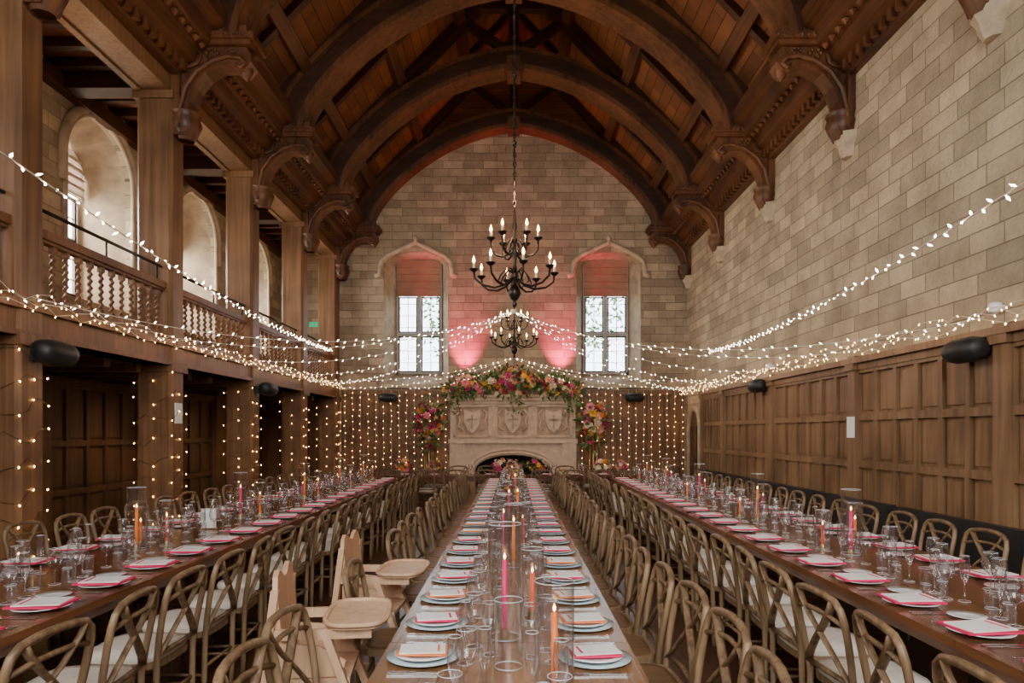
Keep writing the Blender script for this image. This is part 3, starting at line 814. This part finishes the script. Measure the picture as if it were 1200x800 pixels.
def speaker(s,y,z,X=None,back=False):
    b=MB(); n=16
    prof=[(0,-.22),(.06,-.215),(.095,-.18),(.11,-.1),(.11,.1),(.095,.18),(.06,.215),(0,.22)]
    vs=[];fs=[]
    for r,t in prof:
        for i in range(n):
            a=2*math.pi*i/n; vs.append((r*1.15*math.cos(a),t,r*math.sin(a)*1.05))
    for j in range(len(prof)-1):
        for i in range(n): fs.append((j*n+i,j*n+(i+1)%n,(j+1)*n+(i+1)%n,(j+1)*n+i))
    b.add(vs,fs,M_black,True)
    b.tube([(s*.0,0,0),(s*.19,0,0)],.03,8,M_black); b.box((s*.16,-.06,-.08),(s*.19,.06,.08),M_black)
    o=b.obj('loudspeaker',(X if X else s*(4.3-.2),y,z))
    if back: o.rotation_euler=(0,0,math.pi/2)
speaker(-1,6.1,2.36);speaker(-1,11.4,2.38);speaker(1,6.2,2.40);speaker(1,11.5,2.44)
for x in(-3.05,2.95): speaker(1,16.58,2.5,X=x,back=True)
for y in(6.0,11.3):
    b=MB(); b.lathe([(0,-.05),(.05,-.04),(.06,0),(.05,.04),(0,.05)],12,(0,0,0),M_whitep); b.box((0,-.03,-.02),(.07,.03,.02),M_whitep); b.obj('emergency_light',(4.23,y,2.75))
b=MB(); b.box((-.14,-.02,-.06),(.14,0,.06),M_sign); b.obj('exit_sign',(-4.92,16.9,4.33))
b=MB(); b.box((-.01,-.09,-.13),(0,.09,.13),M_linen); b.obj('paper_notice',(4.2,8.5,1.72))
b=MB(); b.box((-.0,-.09,-.13),(.01,.09,.13),M_linen); b.obj('paper_notice',(-4.3,8.75,1.9))

# ---------------------------------------------------------------- chandeliers
def chandelier(y,zb,ztop):
    b=MB()
    b.lathe([(0,0),(.02,.01),(.03,.04),(.015,.07),(.045,.10),(.075,.16),(.06,.22),(.025,.26),(.03,.33),(.05,.36),(.03,.40),(.018,.5),(.03,.6),(.045,.64),(.02,.70),(.015,.85),(.03,.92),(.02,.98),(.01,1.1)],14,(0,0,0),M_iron)
    def arm(a,r,z0,zc,dip):
        c,s_=math.cos(a),math.sin(a)
        P=[(.03,z0),(r*.25,z0-dip*.7),(r*.5,z0-dip),(r*.78,z0-dip*.8),(r*.97,z0-dip*.25),(r,zc)]
        b.tube([(c*q,s_*q,z) for q,z in P],.013,6,M_iron)
        Q=[(.03,z0+.06),(r*.2,z0+.1),(r*.35,z0+.02),(r*.42,z0-dip*.5),(r*.36,z0-dip*.6)]
        b.tube([(c*q,s_*q,z) for q,z in Q],.009,5,M_iron)
        b.lathe([(0,-.02),(.02,-.015),(.05,.012),(.053,.02),(.012,.02)],10,(c*r,s_*r,zc),M_iron)
        b.lathe([(.015,.02),(.015,.085)],8,(c*r,s_*r,zc),M_cream,cap=True)
        b.lathe([(.005,.085),(.015,.105),(.016,.12),(.008,.15),(0,.17)],8,(c*r,s_*r,zc),M_candlebulb)
    for k in range(8): arm(2*math.pi*k/8+.2,.47,.34,.40,.12)
    for k in range(6): arm(2*math.pi*k/6,.27,.68,.78,.10)
    z=1.1;k=0
    while z+zb<ztop:
        P=[]
        for i in range(8):
            a=2*math.pi*i/8; u=.018*math.cos(a); w=.036*math.sin(a)
            P.append((u if k%2 else 0,0 if k%2 else u,z+.03+w))
        b.tube(P,.005,4,M_iron,closed=True); z+=.056;k+=1
        if k%14==0: b.lathe([(0,-.03),(.03,0),(0,.03)],8,(0,0,z),M_iron)
    b.tube([(0,0,1.0),(0,0,ztop-zb)],.006,5,M_iron)
    b.obj('chandelier',(0.01,y,zb))
chandelier(7.8,3.08,11.1); chandelier(13.9,3.17,9.1)

# ---------------------------------------------------------------- string lights
def catenary(p,q,sag,n):
    p=Vector(p);q=Vector(q)
    return [p.lerp(q,i/n)-Vector((0,0,sag*4*(i/n)*(1-i/n))) for i in range(n+1)]
def string(b,p,q,sag,step,r,l,m,wr=.003):
    L=(Vector(q)-Vector(p)).length; n=max(6,int(L/.25))
    C=catenary(p,q,sag,n); b.tube(C,wr,4,M_wire)
    dr=(Vector(q)-Vector(p)).normalized()
    nb=int(L/step)
    for i in range(nb):
        t=(i+.5)/nb; P=Vector(p).lerp(Vector(q),t)-Vector((0,0,sag*4*t*(1-t)))
        k=(1,-1)[i%2]
        b.bulb(P,r,l,m,dr*.8*k+Vector((U(-.4,.4),U(-.4,.4),-.55*k+U(-.3,.3))))
b=MB()
string(b,(-4.25,16.0,3.58),(-2.68,1.0,3.42),.26,.125,.0095,.065,M_bulbW,.007)
string(b,(4.25,14.9,3.42),(2.75,1.0,3.36),.30,.125,.0095,.065,M_bulbW,.007)
b.obj('festoon_lights_near')
b=MB(); hub=(0,11.4,3.68)
for y,sg in((6.1,.45),(8.75,.32),(11.4,.3),(14.1,.3),(16.75,.25)):
    string(b,hub,(-4.3,y,2.86),sg,.14,.006,.04,M_bulbW,.004)
    string(b,hub,(4.2,y,2.68),sg,.14,.006,.04,M_bulbW,.004)
hub2=(0,15.4,3.35)
for x,y in((4.2,14.1),(4.2,16.7),(2.6,16.8)):
    for s in(-1,1): string(b,hub2,(s*x,y,2.75),.2,.14,.0055,.034,M_bulbW,.004)
b.lathe([(.05,-.03),(.06,0),(.05,.03)],10,hub,M_wire); b.tube([hub,(0,11.4,9.1)],.004,4,M_iron)
b.tube([hub2,(0,16.76,9.0)],.003,4,M_iron)
b.obj('festoon_lights_canopy')
b=MB()
def garland(x,z,y0,y1,m=M_bulbG):
    for k in range(3):
        pts=[]; y=y0
        while y<y1:
            pts.append((x+U(-.04,.04)*1,y,z+.06*math.sin(y*3+k*2)+U(-.04,.04))); y+=.15
        b.tube(pts,.0035,4,M_wire)
        for p in pts: b.bulb((p[0],p[1],p[2]),.006,.024,m if R()<.8 else M_bulbW)
garland(-4.20,2.80,1.5,16.7); garland(4.08,2.66,1.5,16.7)
b.obj('fairy_light_garland')
b=MB()
for a,c in((-4.15,-1.68),(1.68,4.15)):
    x=a
    while x<=c:
        b.tube([(x,16.78,.75),(x,16.78,2.72)],.002,4,M_wire)
        z=2.66-U(0,.1)
        while z>.75:
            b.bulb((x+U(-.02,.02),16.77,z),.0085,.024,M_bulbG); z-=U(.12,.2)
        x+=.19
b.obj('curtain_fairy_lights')
for t in TR[2:]+[16.7]:
    b=MB(); pts=[]
    turns=9; n=turns*16
    for i in range(n):
        a=2*math.pi*i/16; z=.1+2.3*i/n
        c,s_=math.cos(a),math.sin(a); k=1/max(abs(c),abs(s_))
        pts.append((-4.525+.235*c*k*1.02,t+.18*s_*k*1.03,z+.05*math.sin(i*1.3)+U(-.03,.03)))
    b.tube(pts,.0025,4,M_iron)
    for i in range(0,n,2): b.bulb(pts[i],.008,.026,M_bulbG)
    b.obj('post_fairy_lights')

# ---------------------------------------------------------------- outside trees
for x,y in((-7.5,30),(-2.2,33),(2.8,31),(8,34)):
    b=MB(); b.tube([(0,0,-.12),(.1,0,2.5),(0,.2,5)],[.25,.2,.1],8,M_bark)
    for _ in range(900):
        d=Vector((U(-1,1),U(-1,1),U(-1,1)))
        if d.length>1: continue
        leaf(b,Vector((d.x*2.6,d.y*2,7.6+d.z*2.6)),.35,M_leaf,(U(-1,1),U(-1,1),U(-1,1)))
    b.tube([(0,.2,5),(.2,.2,7),(.8,.3,8.5)],[.1,.07,.03],6,M_bark); b.tube([(0,.2,5),(-.6,.2,7),(-1.2,.3,8.2)],[.1,.06,.03],6,M_bark)
    b.obj('tree',(x,y,0))

# ---------------------------------------------------------------- lights
w=bpy.data.worlds.new('World'); scene.world=w; w.use_nodes=True
bg=w.node_tree.nodes['Background']; bg.inputs['Color'].default_value=(.80,.90,1,1); bg.inputs['Strength'].default_value=9
def area(name,loc,rot,sx,sy,p,c):
    l=bpy.data.lights.new(name,'AREA'); l.shape='RECTANGLE'; l.size=sx; l.size_y=sy; l.energy=p; l.color=c
    o=bpy.data.objects.new(name,l); o.location=loc; o.rotation_euler=rot; col.objects.link(o); return o
for y in GY: area('daylight_gallery',(GX-.95,y,4.8),(0,-math.pi/2+.15,0),2.0,1.1,390,(1,.94,.84))
area('rear_fill',(0,YF+.1,5.0),(math.radians(62),0,0),4.2,4.2,520,(1,.93,.85))  # unseen fill lamp added inside the rear wall to brighten the hall
def point(name,loc,p,c,r=.15):
    l=bpy.data.lights.new(name,'POINT'); l.energy=p; l.color=c; l.shadow_soft_size=r
    o=bpy.data.objects.new(name,l); o.location=loc; col.objects.link(o)
point('chandelier_glow',(0,7.8,4.35),75,(1,.66,.38)); point('chandelier_glow',(0,13.9,4.4),70,(1,.68,.40))
def spot(name,loc,tgt,p,c,ang=60,r=.08):
    l=bpy.data.lights.new(name,'SPOT'); l.energy=p; l.color=c; l.spot_size=math.radians(ang); l.spot_blend=.8; l.shadow_soft_size=r
    o=bpy.data.objects.new(name,l); o.location=loc
    o.rotation_euler=(Vector(tgt)-Vector(loc)).to_track_quat('-Z','Y').to_euler(); col.objects.link(o)
for x in(-1.2,1.15): spot('pink_uplight',(x,16.5,2.95),(x*1.0,16.95,4.2),480,(1,.03,.16),64)
for t in TR[3:]+[16.4]:
    for s in(-1,1): spot('cornice_uplight',(s*3.9,t+1.2,2.9),(s*1.5,t+1.2,9),105,(1,.60,.34),80)
spot('fireplace_fill_spot',(0,11.4,8.7),(0,16.4,1.6),330,(1,.80,.60),30,.1)  # added spot with no fitting, brightens the pale fireplace
for i in range(3,len(TT)-1):
    y=(TT[i]+TT[i+1])/2+.05
    spot('gallery_downlight',(-5.3,y,2.42),(-5.6,y,0),26,(1,.74,.5),130,.05)

# ---------------------------------------------------------------- camera
cam=bpy.data.cameras.new('Camera'); co=bpy.data.objects.new('Camera',cam); col.objects.link(co)
cam.sensor_width=36; cam.lens=24; cam.shift_y=107/1200; cam.shift_x=-2/1200; cam.clip_start=.05; cam.clip_end=300
co.location=(0,0,1.65); co.rotation_euler=(math.pi/2,0,0)
scene.camera=co
